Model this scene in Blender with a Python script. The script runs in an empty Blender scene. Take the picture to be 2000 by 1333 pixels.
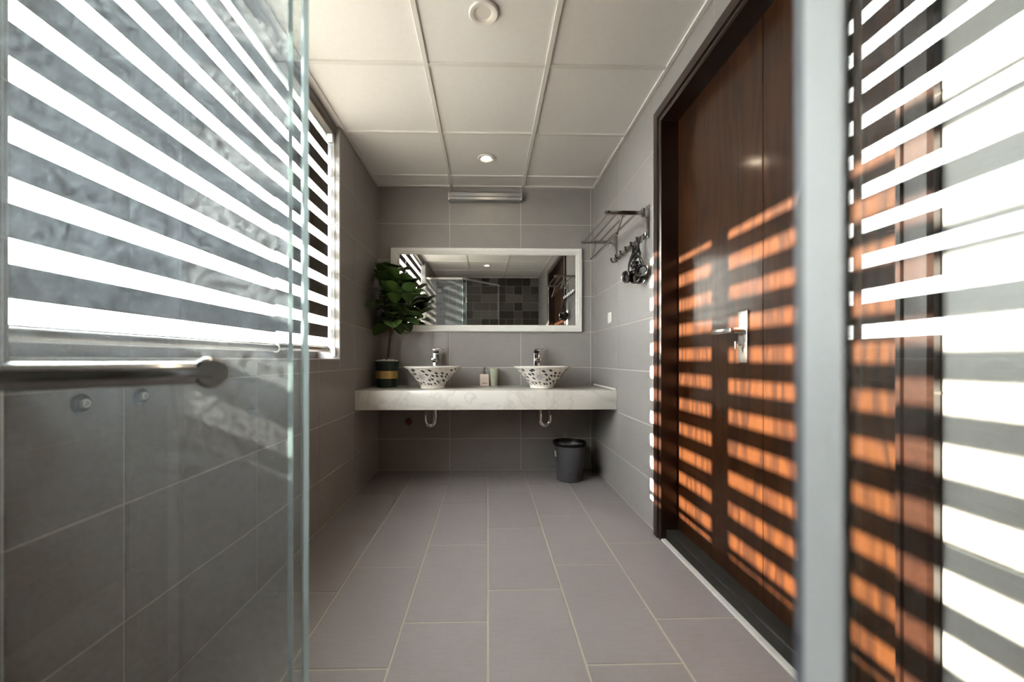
import bpy, bmesh, math, random
from mathutils import Vector, Matrix

random.seed(7)
S = bpy.context.scene
COL = S.collection
PI = math.pi

# ------------------------------------------------------------------ camera
CAM_H = 0.9325
cam = bpy.data.cameras.new('camera')
cam_o = bpy.data.objects.new('camera', cam)
COL.objects.link(cam_o)
cam_o.location = (0, 0, CAM_H)
cam_o.rotation_euler = (PI / 2, 0, -0.0244)
cam.sensor_width = 36.0
cam.lens = 785 / 2000 * 36.0
cam.shift_x = 0.014
cam.shift_y = 0.018
cam.clip_start = 0.01
cam.dof.use_dof = True
cam.dof.focus_distance = 2.8
cam.dof.aperture_fstop = 2.4
S.camera = cam_o

# ------------------------------------------------------------------ world, sun, exposure
w = bpy.data.worlds.new('World')
S.world = w
w.use_nodes = True
bg = w.node_tree.nodes['Background']
bg.inputs['Color'].default_value = (0.88, 0.95, 1.0, 1)
bg.inputs['Strength'].default_value = 29.0

sun = bpy.data.lights.new('sun', 'SUN')
sun.energy = 88.0
sun.color = (1.0, 0.89, 0.75)
sun.angle = 0.012
sun_o = bpy.data.objects.new('sun', sun)
COL.objects.link(sun_o)
SUN_DIR = Vector((1.0, -0.135, -0.423)).normalized()
sun_o.rotation_euler = SUN_DIR.to_track_quat('-Z', 'Y').to_euler()
sun_o.location = (-5, 2.5, 4)

S.view_settings.view_transform = 'Standard'
S.view_settings.look = 'None'
S.view_settings.gamma = 1.0
S.view_settings.exposure = 0.52
S.view_settings.use_curve_mapping = False
S.cycles.max_bounces = 8
S.cycles.diffuse_bounces = 4
S.cycles.glossy_bounces = 5
S.cycles.transparent_max_bounces = 24
S.cycles.caustics_reflective = False
S.cycles.caustics_refractive = False
S.cycles.sample_clamp_indirect = 8.0
S.cycles.use_denoising = True
S.cycles.adaptive_threshold = 0.06

# ------------------------------------------------------------------ room numbers
XL, XR = -0.921, 0.905          # side walls
YB, YR = 3.39, -0.40            # back wall (with mirror), rear wall
ZC = 2.383                      # ceiling
WIN0, WIN1, SILL = 0.797, 2.527, 0.935
DOOR0, DOOR1, DOORT = 0.86, 2.05, 2.165   # clear opening
CAS = 0.08                      # casing width

# ------------------------------------------------------------------ node helpers
MATS = {}
class NT:
    def __init__(s, name):
        m = bpy.data.materials.new(name); m.use_nodes = True
        s.m = m; s.t = m.node_tree; s.n = s.t.nodes; s.n.clear()
        s.out = s.n.new('ShaderNodeOutputMaterial'); MATS[name] = m
    def node(s, typ, **kw):
        nd = s.n.new(typ)
        for k, v in kw.items(): setattr(nd, k, v)
        return nd
    def put(s, sock, v):
        if isinstance(v, bpy.types.NodeSocket): s.t.links.new(v, sock)
        elif isinstance(v, (tuple, list)) and len(v) == 3 and sock.type == 'RGBA': sock.default_value = (*v, 1)
        else: sock.default_value = v
    def math(s, op, a, b=0.0, c=None, clamp=False):
        nd = s.node('ShaderNodeMath', operation=op, use_clamp=clamp)
        s.put(nd.inputs[0], a); s.put(nd.inputs[1], b)
        if c is not None: s.put(nd.inputs[2], c)
        return nd.outputs[0]
    def coords(s, kind='Object'): return s.node('ShaderNodeTexCoord').outputs[kind]
    def mapping(s, vec, scale=(1, 1, 1), loc=(0, 0, 0), rot=(0, 0, 0)):
        nd = s.node('ShaderNodeMapping'); s.put(nd.inputs['Vector'], vec)
        s.put(nd.inputs['Scale'], scale); s.put(nd.inputs['Location'], loc); s.put(nd.inputs['Rotation'], rot)
        return nd.outputs[0]
    def noise(s, vec, scale=5, detail=3, rough=.5, dist=0.0):
        nd = s.node('ShaderNodeTexNoise'); s.put(nd.inputs['Vector'], vec)
        s.put(nd.inputs['Scale'], scale); s.put(nd.inputs['Detail'], detail)
        s.put(nd.inputs['Roughness'], rough); s.put(nd.inputs['Distortion'], dist)
        return nd.outputs['Fac']
    def ramp(s, fac, stops):
        nd = s.node('ShaderNodeValToRGB'); s.put(nd.inputs[0], fac)
        e = nd.color_ramp.elements
        while len(e) < len(stops): e.new(0.5)
        for q, (p, c) in zip(e, stops):
            q.position = p; q.color = (*c, 1) if len(c) == 3 else c
        return nd.outputs[0]
    def mixc(s, fac, a, b, blend='MIX'):
        nd = s.node('ShaderNodeMix', data_type='RGBA', blend_type=blend)
        s.put(nd.inputs[0], fac); s.put(nd.inputs[6], a); s.put(nd.inputs[7], b)
        return nd.outputs[2]
    def mixs(s, fac, a, b):
        nd = s.node('ShaderNodeMixShader'); s.put(nd.inputs[0], fac)
        s.t.links.new(a, nd.inputs[1]); s.t.links.new(b, nd.inputs[2]); return nd.outputs[0]
    def bump(s, h, strength=.2, dist=.01):
        nd = s.node('ShaderNodeBump'); s.put(nd.inputs['Height'], h)
        s.put(nd.inputs['Strength'], strength); s.put(nd.inputs['Distance'], dist); return nd.outputs[0]
    def bsdf(s, color, rough=.5, metal=0.0, spec=.5, coat=0.0, coat_rough=.1, normal=None, **kw):
        nd = s.node('ShaderNodeBsdfPrincipled')
        s.put(nd.inputs['Base Color'], color); s.put(nd.inputs['Roughness'], rough)
        s.put(nd.inputs['Metallic'], metal); s.put(nd.inputs['Specular IOR Level'], spec)
        s.put(nd.inputs['Coat Weight'], coat); s.put(nd.inputs['Coat Roughness'], coat_rough)
        if normal is not None: s.put(nd.inputs['Normal'], normal)
        for k, v in kw.items(): s.put(nd.inputs[k.replace('_', ' ')], v)
        return nd.outputs[0]
    def done(s, sh): s.t.links.new(sh, s.out.inputs['Surface']); return s.m
    def rand(s): return s.node('ShaderNodeObjectInfo').outputs['Random']
    def front(s): return s.math('SUBTRACT', 1.0, s.node('ShaderNodeNewGeometry').outputs['Backfacing'])

def plain(name, color, rough=.5, metal=0.0, grain=0.06, scale=40, **kw):
    t = NT(name)
    n = t.noise(t.coords(), scale, 3)
    lo = tuple(c * (1 - grain) for c in color); hi = tuple(min(1, c * (1 + grain)) for c in color)
    return t.done(t.bsdf(t.ramp(n, [(.3, lo), (.7, hi)]), rough, metal, **kw))

# tile with linen-like streaks along its length, each piece a shade of its own
def tile_mat(name, color, rough, streak=0.10, var=0.05, coat=0.0):
    t = NT(name)
    rnd = t.rand()
    off = t.node('ShaderNodeCombineXYZ'); t.put(off.inputs[0], t.math('MULTIPLY', rnd, 37.0)); t.put(off.inputs[1], t.math('MULTIPLY', rnd, 53.0))
    va = t.node('ShaderNodeVectorMath', operation='ADD'); t.put(va.inputs[0], t.coords()); t.put(va.inputs[1], off.outputs[0])
    n1 = t.noise(t.mapping(va.outputs[0], (14, 160, 30)), 1.0, 4, .6)
    n2 = t.noise(va.outputs[0], 7.0, 3)
    n3 = t.noise(va.outputs[0], 90.0, 2)
    f = t.math('ADD', t.math('MULTIPLY', n1, .5), t.math('ADD', t.math('MULTIPLY', n2, .3), t.math('MULTIPLY', n3, .2)))
    lo = tuple(c * (1 - streak) for c in color); hi = tuple(c * (1 + streak) for c in color)
    c = t.ramp(f, [(.3, lo), (.7, hi)])
    v = t.math('ADD', 1 - var / 2, t.math('MULTIPLY', rnd, var))
    vm = t.node('ShaderNodeVectorMath', operation='SCALE'); t.put(vm.inputs[0], c); t.put(vm.inputs['Scale'], v)
    return t.done(t.bsdf(vm.outputs[0], t.math('ADD', rough - .04, t.math('MULTIPLY', n2, .08)), coat=coat, normal=t.bump(n1, .06, .004)))

tile_mat('wall_tile', (0.290, 0.276, 0.268), 0.34)
tile_mat('floor_tile', (0.280, 0.259, 0.264), 0.42)
plain('grout', (0.54, 0.51, 0.465), .85)
plain('floor_grout', (0.46, 0.42, 0.35), .85)
for nm, c in (('patch_dark', (.042, .036, .032)), ('patch_mid', (.092, .083, .076)), ('patch_brown', (.066, .048, .038)), ('patch_pale', (.14, .133, .126))):
    tile_mat(nm, c, .38, .18, .25)
plain('ceiling_panel', (0.82, 0.82, 0.825), .8, grain=.015)
plain('ceiling_bar', (0.74, 0.735, 0.72), .55, grain=.01)
plain('ground_dark', (0.09, 0.09, 0.085), .95, scale=.5)
plain('concrete', (0.35, 0.33, 0.31), .9)
plain('white_paint', (0.80, 0.79, 0.76), .35, grain=.02)
plain('white_plastic', (0.78, 0.77, 0.74), .4, grain=.01)
plain('porcelain_plain', (0.80, 0.76, 0.68), .15, grain=.01)
plain('chrome', (0.68, 0.69, 0.70), .10, 1.0, grain=.02)
plain('satin_steel', (0.70, 0.69, 0.67), .26, 1.0, grain=.03)
plain('aluminium', (0.62, 0.64, 0.66), .38, 1.0, grain=.02)
plain('grey_profile', (0.66, 0.67, 0.70), .45, .0, grain=.02)
plain('seal_grey', (0.15, 0.165, 0.20), .5)
plain('dark_frame', (0.035, 0.028, 0.024), .4)
plain('blind_rail', (0.07, 0.058, 0.05), .35)
plain('fabric_dark', (0.034, 0.026, 0.022), .9, grain=.15, scale=300)
plain('granite', (0.013, 0.013, 0.012), .5, grain=.5, scale=220)
plain('bin_grey', (0.075, 0.075, 0.085), .45, grain=.05)
plain('black_rubber', (0.010, 0.010, 0.011), .5)
plain('rack_steel', (0.42, 0.41, 0.40), .18, 1.0, grain=.03)
plain('pot_green', (0.012, 0.030, 0.024), .28, grain=.05)
plain('gold_foil', (0.62, 0.42, 0.16), .32, .9, grain=.08)
plain('pebble_white', (0.72, 0.70, 0.66), .6, grain=.1)
plain('bark', (0.075, 0.05, 0.035), .85, grain=.3, scale=90)
plain('soap_ceramic', (0.66, 0.56, 0.50), .45, grain=.03)
plain('cup_green', (0.37, 0.395, 0.30), .4, grain=.03)
plain('ink', (0.05, 0.045, 0.04), .6)
plain('rust_cap', (0.16, 0.05, 0.02), .7, grain=.3)
plain('etched_mark', (0.75, 0.78, 0.78), .7)
plain('stone_sill', (0.62, 0.60, 0.57), .3, grain=.04)

def wood(name, rot):
    t = NT(name)
    co = t.coords()
    warp = t.noise(t.mapping(co, (1, 3.0, 0.45)), 2.2, 2)
    ph = t.math('ADD', t.math('MULTIPLY', warp, 46.0), t.math('MULTIPLY', t.noise(t.mapping(co, (1, 30, 1.2)), 1.0, 2), 6.0))
    rings = t.math('ADD', .5, t.math('MULTIPLY', t.math('SINE', ph), .5))
    pores = t.noise(t.mapping(co, (60, 330, 9)), 1.0, 3, .65)
    broad = t.noise(t.mapping(co, (1, 6, .6)), 1.0, 2)
    f = t.math('ADD', t.math('MULTIPLY', rings, .34), t.math('ADD', t.math('MULTIPLY', pores, .50), t.math('MULTIPLY', broad, .16)))
    c = t.ramp(f, [(.24, (.0075, .0023, .0009)), (.38, (.0190, .0054, .0012)), (.54, (.0275, .0082, .0016)), (.76, (.037, .0115, .0023))])
    return t.done(t.bsdf(c, .40, spec=.25, coat=.5, coat_rough=.12, normal=t.bump(f, .12, .002)))
wood('wood_door', 0)
plain('wood_frame', (0.014, 0.0042, 0.0017), .32, grain=.25, scale=60, coat=.5, coat_rough=.12)

def marble():
    t = NT('marble')
    co = t.coords()
    n = t.noise(co, 4.0, 6, .6, .8)
    v = t.math('ABSOLUTE', t.math('SUBTRACT', n, .5))
    f = t.noise(co, 14.0, 4)
    vein = t.math('MULTIPLY', t.math('SUBTRACT', 1.0, t.math('MULTIPLY', v, 22.0), clamp=True), t.math('MULTIPLY', f, .75))
    c = t.mixc(vein, (.74, .72, .68), (.47, .46, .44))
    return t.done(t.bsdf(c, .16, spec=.5))
marble()

def glass(name, tint, dirt, refl=1.75):
    t = NT(name)
    fr = t.node('ShaderNodeFresnel'); t.put(fr.inputs['IOR'], 1.5)
    front = t.front()
    fac = t.math('MULTIPLY', t.math('MULTIPLY', fr.outputs[0], refl), front, clamp=True)
    tr = t.node('ShaderNodeBsdfTransparent'); t.put(tr.inputs[0], tint)
    gl = t.node('ShaderNodeBsdfGlossy'); t.put(gl.inputs['Roughness'], 0.0); t.put(gl.inputs['Color'], (1, 1, 1))
    sh = t.mixs(fac, tr.outputs[0], gl.outputs[0])
    if dirt:
        co = t.coords()
        n1 = t.noise(co, 75.0, 4, .7); n2 = t.noise(co, 6.0, 2)
        n3 = t.noise(t.mapping(co, (1, 1, .25)), 14.0, 3)
        f = t.math('ADD', t.math('MULTIPLY', n1, .72), t.math('ADD', t.math('MULTIPLY', n2, .13), t.math('MULTIPLY', n3, .15)))
        d = t.ramp(f, [(.40, (.15,) * 3), (.50, (.48,) * 3), (.60, (1,) * 3)])
        # water spots; backlight haze from the window painted in, weaker below waist height
        sz = t.node('ShaderNodeSeparateXYZ'); t.put(sz.inputs[0], co)
        hgt = t.math('ADD', .34, t.math('MULTIPLY', t.math('DIVIDE', t.math('SUBTRACT', sz.outputs[2], .80), .35, clamp=True), .66))
        dfac = t.math('MULTIPLY', t.math('MULTIPLY', t.math('MULTIPLY', d, hgt), dirt), front)
        a = t.node('ShaderNodeBsdfTranslucent'); t.put(a.inputs[0], (.78, .87, 1.0))
        b = t.node('ShaderNodeBsdfDiffuse'); t.put(b.inputs[0], (.78, .86, .97))
        sh = t.mixs(dfac, sh, t.mixs(.35, a.outputs[0], b.outputs[0]))
    return t.done(sh)
glass('shower_glass', (.955, .974, .967), 0.26)
glass('shower_glass_strip', (.955, .974, .967), 0.08, 0.0)
glass('shower_glass_clean', (.95, .975, .965), 0.035)
glass('window_glass', (.985, .99, .985), 0)

def glass_edge():
    t = NT('glass_edge')
    a = t.node('ShaderNodeBsdfTranslucent'); t.put(a.inputs[0], (.50, .60, .62))
    d = t.node('ShaderNodeBsdfDiffuse'); t.put(d.inputs[0], (.36, .46, .47))
    g = t.node('ShaderNodeBsdfGlossy'); t.put(g.inputs['Roughness'], .15); t.put(g.inputs['Color'], (.7, .8, .82))
    return t.done(t.mixs(.25, t.mixs(.5, a.outputs[0], d.outputs[0]), g.outputs[0]))
glass_edge()

def sheer():
    t = NT('sheer_fabric')
    tr = t.node('ShaderNodeBsdfTransparent'); t.put(tr.inputs[0], (.98, .96, .92))
    a = t.node('ShaderNodeBsdfTranslucent'); t.put(a.inputs[0], (.92, .86, .74))
    n = t.noise(t.mapping(t.coords(), (1, 500, 500)), 1.0, 1)
    fac = t.math('MULTIPLY', t.math('ADD', .11, t.math('MULTIPLY', n, .10)), t.front())
    white = t.node('ShaderNodeBsdfTransparent'); t.put(white.inputs[0], (1, 1, 1))
    sh = t.mixs(t.front(), white.outputs[0], tr.outputs[0])
    return t.done(t.mixs(fac, sh, a.outputs[0]))
sheer()

def leaf_mat():
    t = NT('leaf_green')
    co = t.coords('UV')
    sp = t.node('ShaderNodeSeparateXYZ'); t.put(sp.inputs[0], co)
    mid = t.math('ABSOLUTE', t.math('SUBTRACT', sp.outputs[0], .5))
    rib = t.math('SUBTRACT', 1.0, t.math('MULTIPLY', mid, 26.0), clamp=True)
    side = t.math('FRACT', t.math('ADD', t.math('MULTIPLY', sp.outputs[1], 7.0), t.math('MULTIPLY', mid, -5.0)))
    sv = t.math('LESS_THAN', side, .12)
    veins = t.math('MAXIMUM', rib, t.math('MULTIPLY', sv, .35))
    r = t.rand()
    base = t.mixc(r, (.042, .090, .026), (.095, .165, .042))
    c = t.mixc(t.math('MULTIPLY', veins, .45), base, (.10, .17, .05))
    return t.done(t.bsdf(c, .38, normal=t.bump(veins, .25, .004)))
leaf_mat()

def porcelain_pattern():
    t = NT('porcelain_blue')
    uv = t.coords('UV')
    sp = t.node('ShaderNodeSeparateXYZ'); t.put(sp.inputs[0], uv)
    u, v = sp.outputs[0], sp.outputs[1]
    # leaves: stretched cells
    vo = t.node('ShaderNodeTexVoronoi', voronoi_dimensions='2D')
    warp = t.noise(t.mapping(uv, (12, 3, 1)), 1.0, 2)
    rv = t.node('ShaderNodeCombineXYZ')
    t.put(rv.inputs[0], t.math('ADD', t.math('MULTIPLY', u, 25.0), t.math('MULTIPLY', v, 2.0)))
    t.put(rv.inputs[1], t.math('ADD', t.math('MULTIPLY', v, 4.8), t.math('MULTIPLY', u, 3.0)))
    t.put(vo.inputs['Vector'], rv.outputs[0]); t.put(vo.inputs['Scale'], 1.0); t.put(vo.inputs['Randomness'], .75)
    leaves = t.math('LESS_THAN', vo.outputs['Distance'], .265)
    # vines: thin contour lines of a noise
    n = t.noise(t.mapping(uv, (15, 3.2, 1)), 1.0, 1, .5, .6)
    fr = t.math('FRACT', t.math('MULTIPLY', n, 5.0))
    vine = t.math('LESS_THAN', t.math('ABSOLUTE', t.math('SUBTRACT', fr, .5)), .055)
    # four flowers around the bowl
    uu = t.math('SUBTRACT', t.math('FRACT', t.math('MULTIPLY', u, 4.0)), .5)
    vv = t.math('SUBTRACT', v, .5)
    x = t.math('MULTIPLY', uu, 1.55); y = t.math('MULTIPLY', vv, 1.0)
    r = t.math('SQRT', t.math('ADD', t.math('MULTIPLY', x, x), t.math('MULTIPLY', y, y)))
    th = t.math('ARCTAN2', y, x)
    edge = t.math('ADD', .17, t.math('MULTIPLY', t.math('COSINE', t.math('MULTIPLY', th, 9.0)), .06))
    flower = t.math('LESS_THAN', r, edge)
    petal = t.math('MULTIPLY', flower, t.math('ADD', .45, t.math('MULTIPLY', t.math('SINE', t.math('MULTIPLY', r, 95.0)), .4)))
    near = t.math('LESS_THAN', r, .25)
    field = t.math('MULTIPLY', t.math('GREATER_THAN', v, .08), t.math('LESS_THAN', v, .93))
    far_l = t.math('MULTIPLY', t.math('MAXIMUM', leaves, t.math('MULTIPLY', vine, .7)), t.math('SUBTRACT', 1.0, near))
    ink = t.math('MULTIPLY', t.math('MAXIMUM', far_l, petal, clamp=True), field)
    c = t.mixc(ink, (.78, .75, .69), t.mixc(near, (.030, .034, .065), (.035, .055, .17)))
    return t.done(t.bsdf(c, .12))
porcelain_pattern()

def emit(name, col, strength):
    t = NT(name); e = t.node('ShaderNodeEmission'); t.put(e.inputs[0], col); t.put(e.inputs[1], strength)
    return t.done(e.outputs[0])
emit('lamp_on', (1.0, .80, .56), 55.0)
t = NT('mirror_silver'); t.done(t.bsdf((.86, .88, .87), .0, 1.0))

# ------------------------------------------------------------------ mesh helpers
def mesh_from(name, bm, smooth=None):
    me = bpy.data.meshes.new(name); bm.normal_update(); bm.to_mesh(me); bm.free()
    if smooth is not None:
        me.shade_smooth(); me.set_sharp_from_angle(angle=smooth)
    return me
def add_box(bm, lo, hi, bev=0.0, seg=1):
    lo, hi = Vector(lo), Vector(hi)
    c = (lo + hi) / 2; s = hi - lo
    r = bmesh.ops.create_cube(bm, size=1.0, matrix=Matrix.Translation(c) @ Matrix.Diagonal((*s, 1)))
    if bev:
        es = list({e for v in r['verts'] for e in v.link_edges})
        bmesh.ops.bevel(bm, geom=es, offset=bev, segments=seg, affect='EDGES', profile=.5)
def box_mesh(name, lo, hi, bev=0.0, seg=1):
    bm = bmesh.new(); add_box(bm, lo, hi, bev, seg); return mesh_from(name, bm, .6 if seg > 1 else None)
def add_tube(bm, pts, rad, seg=10, cap=True, closed=False):
    pts = [Vector(p) for p in pts]; n = len(pts)
    rads = rad if isinstance(rad, (list, tuple)) else [rad] * n
    tang = []
    for i in range(n):
        a = pts[i - 1] if (i or closed) else pts[0]; b = pts[(i + 1) % n] if (i < n - 1 or closed) else pts[-1]
        tang.append((b - a).normalized())
    nrm = tang[0].orthogonal().normalized(); rings = []
    for i in range(n):
        if i:
            q = tang[i - 1].rotation_difference(tang[i]); nrm = (q @ nrm)
        nrm = (nrm - tang[i] * nrm.dot(tang[i])).normalized(); bn = tang[i].cross(nrm)
        rings.append([bm.verts.new(pts[i] + (nrm * math.cos(2 * PI * k / seg) + bn * math.sin(2 * PI * k / seg)) * rads[i]) for k in range(seg)])
    m = n if closed else n - 1
    for i in range(m):
        A, B = rings[i], rings[(i + 1) % n]
        for k in range(seg): bm.faces.new((A[k], A[(k + 1) % seg], B[(k + 1) % seg], B[k]))
    if cap and not closed:
        bm.faces.new(rings[0][::-1]); bm.faces.new(rings[-1])
def tube_mesh(name, pts, rad, seg=10, closed=False):
    bm = bmesh.new(); add_tube(bm, pts, rad, seg, True, closed); return mesh_from(name, bm, .7)
def add_lathe(bm, prof, seg=32, M=None, uv=False, vmap=None):
    M = M or Matrix(); rings = []
    for r, z in prof:
        if r < 1e-6: rings.append([bm.verts.new(M @ Vector((0, 0, z)))])
        else: rings.append([bm.verts.new(M @ Vector((r * math.cos(2 * PI * k / seg), r * math.sin(2 * PI * k / seg), z))) for k in range(seg)])
    lay = bm.loops.layers.uv.verify() if uv else None
    for i in range(len(rings) - 1):
        A, B = rings[i], rings[i + 1]
        for k in range(seg):
            k2 = (k + 1) % seg
            vs = [A[k % len(A)], A[k2 % len(A)], B[k2 % len(B)], B[k % len(B)]]
            us = [(k / seg, i), ((k + 1) / seg, i), ((k + 1) / seg, i + 1), (k / seg, i + 1)]
            out, ous = [], []
            for vv, q in zip(vs, us):
                if vv not in out: out.append(vv); ous.append(q)
            if len(out) < 3: continue
            f = bm.faces.new(out)
            if uv:
                for l, q in zip(f.loops, ous): l[lay].uv = (q[0], vmap[q[1]])
def lathe_mesh(name, prof, seg=32, M=None, ang=.6, **kw):
    bm = bmesh.new(); add_lathe(bm, prof, seg, M, **kw); return mesh_from(name, bm, ang)

def obj(name, me, mat, parent=None, loc=(0, 0, 0), rot=None):
    o = bpy.data.objects.new(name, me); COL.objects.link(o)
    if mat is not None and me is not None and not me.materials: me.materials.append(MATS[mat])
    o.location = loc
    if rot is not None: o.rotation_euler = rot.to_euler() if isinstance(rot, Matrix) else rot
    if parent: o.parent = parent
    return o
def tag(o, label, cat, group=None):
    o['label'] = label; o['category'] = cat
    if group: o['group'] = group
    return o
def thing(name, label, cat, loc=(0, 0, 0), rotz=0.0, group=None):
    o = bpy.data.objects.new(name, None); COL.objects.link(o)
    o.location = loc; o.rotation_euler = (0, 0, rotz); o.empty_display_size = .05
    return tag(o, label, cat, group)
def struct(o, label=None, cat=None):
    o['kind'] = 'structure'
    if label: o['label'] = label
    if cat: o['category'] = cat
    return o
def struct_root(name, label, cat, loc=(0, 0, 0)):
    o = bpy.data.objects.new(name, None); COL.objects.link(o); o.location = loc; o.empty_display_size = .05
    return struct(o, label, cat)

# a tile: bevelled slab, origin at its back centre; local x = length, y = height, z = outward
TILES = {}
def tile_mesh(w_, h_, th=0.0016, bev=0.0008):
    k = (round(w_, 4), round(h_, 4), th)
    if k in TILES: return TILES[k]
    bm = bmesh.new(); a, b = w_ / 2, h_ / 2
    def ring(i, z): return [bm.verts.new((sx * (a - i), sy * (b - i), z)) for sx, sy in ((-1, -1), (1, -1), (1, 1), (-1, 1))]
    R = [ring(0, -.004), ring(0, th - bev), ring(bev, th)]
    bm.faces.new(R[0][::-1]); bm.faces.new(R[2])
    for p, q in zip(R, R[1:]):
        for i in range(4): bm.faces.new((p[i], p[(i + 1) % 4], q[(i + 1) % 4], q[i]))
    TILES[k] = mesh_from('tile', bm); return TILES[k]
def frame_rot(u, v):
    u, v = Vector(u), Vector(v); n = u.cross(v)
    return Matrix((u, v, n)).transposed()
def cut(rect, hole):
    u0, u1, v0, v1 = rect; a0, a1, b0, b1 = hole
    if a1 <= u0 or a0 >= u1 or b1 <= v0 or b0 >= v1: return [rect]
    out = []
    if u0 < a0: out.append((u0, a0, v0, v1))
    if u1 > a1: out.append((a1, u1, v0, v1))
    m0, m1 = max(u0, a0), min(u1, a1)
    if v0 < b0: out.append((m0, m1, v0, b0))
    if v1 > b1: out.append((m0, m1, b1, v1))
    return out
def tile_field(parent, name, origin, u, v, ul, vl, mat, gap=.0055, holes=(), row_off=None, pick=None, th=.0016):
    """lay tiles over the plane origin + a*u + b*v, between the lines ul x vl"""
    R = frame_rot(u, v); O = Vector(origin); U, V = Vector(u), Vector(v)
    for i in range(len(ul) - 1):
        vv = vl(i) if callable(vl) else vl
        for j in range(len(vv) - 1):
            rects = [(ul[i], ul[i + 1], vv[j], vv[j + 1])]
            for h in holes: rects = [q for r in rects for q in cut(r, h)]
            for (a, b, c, d) in rects:
                if b - a < .02 or d - c < .02: continue
                me = tile_mesh(b - a - gap, d - c - gap, th)
                mt = pick(i, j) if pick else mat
                if me.materials and me.materials[0] != MATS[mt]:
                    key = (me.name, mt)
                    if key not in TILES:
                        cp = me.copy(); cp.materials.clear(); cp.materials.append(MATS[mt]); TILES[key] = cp
                    me = TILES[key]
                obj(name, me, mt, parent, O + U * ((a + b) / 2) + V * ((c + d) / 2), R)

# ------------------------------------------------------------------ structure
T = .0016
# floor
fl = struct(obj('floor', box_mesh('floor', (XL - .3, YR - .1, -.1), (XR + .3, YB + .1, -.0016)), 'floor_grout'), 'grey stone-look tiled bathroom floor', 'floor')
cols = [XL, -.6, -.3, 0, .3, .6, XR]
offs = [2.22, 2.41, 2.62, 2.22, 2.41, 2.62]
def floor_rows(i):
    o = offs[i]; y = o
    while y - .595 > YR: y -= .595
    r = [YR]
    while y < YB - .02:
        if y > YR + .02: r.append(y)
        y += .595
    return r + [YB]
tile_field(fl, 'floor_tile', (0, 0, -.0016), (1, 0, 0), (0, 1, 0), cols, floor_rows, 'floor_tile', .0065)

VL = [0, .265, .565, .865, 1.165, 1.467, 1.770, 2.072, ZC]
# back wall
wb = struct(obj('wall_back', box_mesh('wall_back', (XL - .2, YB + T, -.1), (XR + .2, YB + .16, ZC + .1)), 'grout'), 'grey tiled wall behind the mirror and counter', 'wall')
tile_field(wb, 'wall_tile', (0, YB + T, 0), (1, 0, 0), (0, 0, 1), [XL, XL + .6, XL + 1.2, XL + 1.793, XR], VL, 'wall_tile')
# left wall with the window opening
bm = bmesh.new()
add_box(bm, (XL - .22, YR - .1, -.1), (XL - T, YB + .1, SILL))
add_box(bm, (XL - .22, YR - .1, SILL), (XL - T, WIN0 - T, ZC + .1))
add_box(bm, (XL - .22, WIN1 + T, SILL), (XL - T, YB + .1, ZC + .1))
wl = struct(obj('wall_left', mesh_from('wall_left', bm), 'grout'), 'grey tiled wall with the window and blinds', 'wall')
ys = [YB - .587 * k for k in range(8)]
ul = sorted([y for y in ys if y > YR + .05] + [YR])
tile_field(wl, 'wall_tile', (XL - T, 0, 0), (0, 1, 0), (0, 0, 1), ul, VL, 'wall_tile', holes=[(WIN0, WIN1, SILL, 9)])
# reveal and sill of the window
tile_field(wl, 'reveal_tile', (XL - T, WIN1 + T, 0), (-1, 0, 0), (0, 0, 1), [0, .028, .21], [SILL, 1.165, 1.467, 1.770, 2.072, ZC], 'wall_tile', .003)
bm = bmesh.new(); add_box(bm, (XL - .215, WIN0 - T, SILL - .012), (XL, WIN1 + T, SILL + .002), .0015)
obj('window_sill', mesh_from('window_sill', bm), 'stone_sill', wl)
bm = bmesh.new(); add_box(bm, (XL - .215, WIN0 - T, SILL + .002), (XL - T, WIN0, ZC), 0)
obj('reveal_panel', mesh_from('reveal_panel', bm), 'wall_tile', wl)
# right wall with the door opening
bm = bmesh.new()
add_box(bm, (XR + T, YR - .1, -.1), (XR + .2, DOOR0 - .02, ZC + .1))
add_box(bm, (XR + T, DOOR1 + .02, -.1), (XR + .2, YB + .1, ZC + .1))
add_box(bm, (XR + T, DOOR0 - .02, DOORT + .02), (XR + .2, DOOR1 + .02, ZC + .1))
wr = struct(obj('wall_right', mesh_from('wall_right', bm), 'grout'), 'grey tiled wall around the dark wooden door', 'wall')
yr = [YB, 2.785, 2.19, 1.59, .99, .39, -.21, YR]
tile_field(wr, 'wall_tile', (XR + T, 0, 0), (0, -1, 0), (0, 0, 1), [-y for y in yr], VL, 'wall_tile', holes=[(-DOOR1 - .02, -DOOR0 + .02, -1, DOORT + .02)])
# rear wall: patchwork of dark and grey tiles, seen in the mirror
we = struct(obj('wall_rear', box_mesh('wall_rear', (XL - .2, YR - .16, -.1), (XR + .2, YR - T, ZC + .1)), 'grout'), 'patchwork wall of dark brown and grey tiles behind the shower', 'wall')
rr = random.Random(3)
def pick(i, j): return rr.choices(['patch_dark', 'patch_mid', 'patch_brown', 'patch_pale'], [4, 3, 2, 3])[0]
rows = [ZC - .146 * k for k in range(16)] + [0]; rows = sorted(z for z in rows if z >= 0)
for j in range(len(rows) - 1):
    c_ = [-XR]
    while c_[-1] < -XL - .08:
        c_.append(min(-XL, c_[-1] + rr.choice([.146, .146, .292])))
    c_[-1] = -XL
    tile_field(we, 'patch_tile', (0, YR - T, 0), (-1, 0, 0), (0, 0, 1), c_, [rows[j], rows[j + 1]], None, .002 if j % 2 else .0035, pick=pick)
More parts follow.
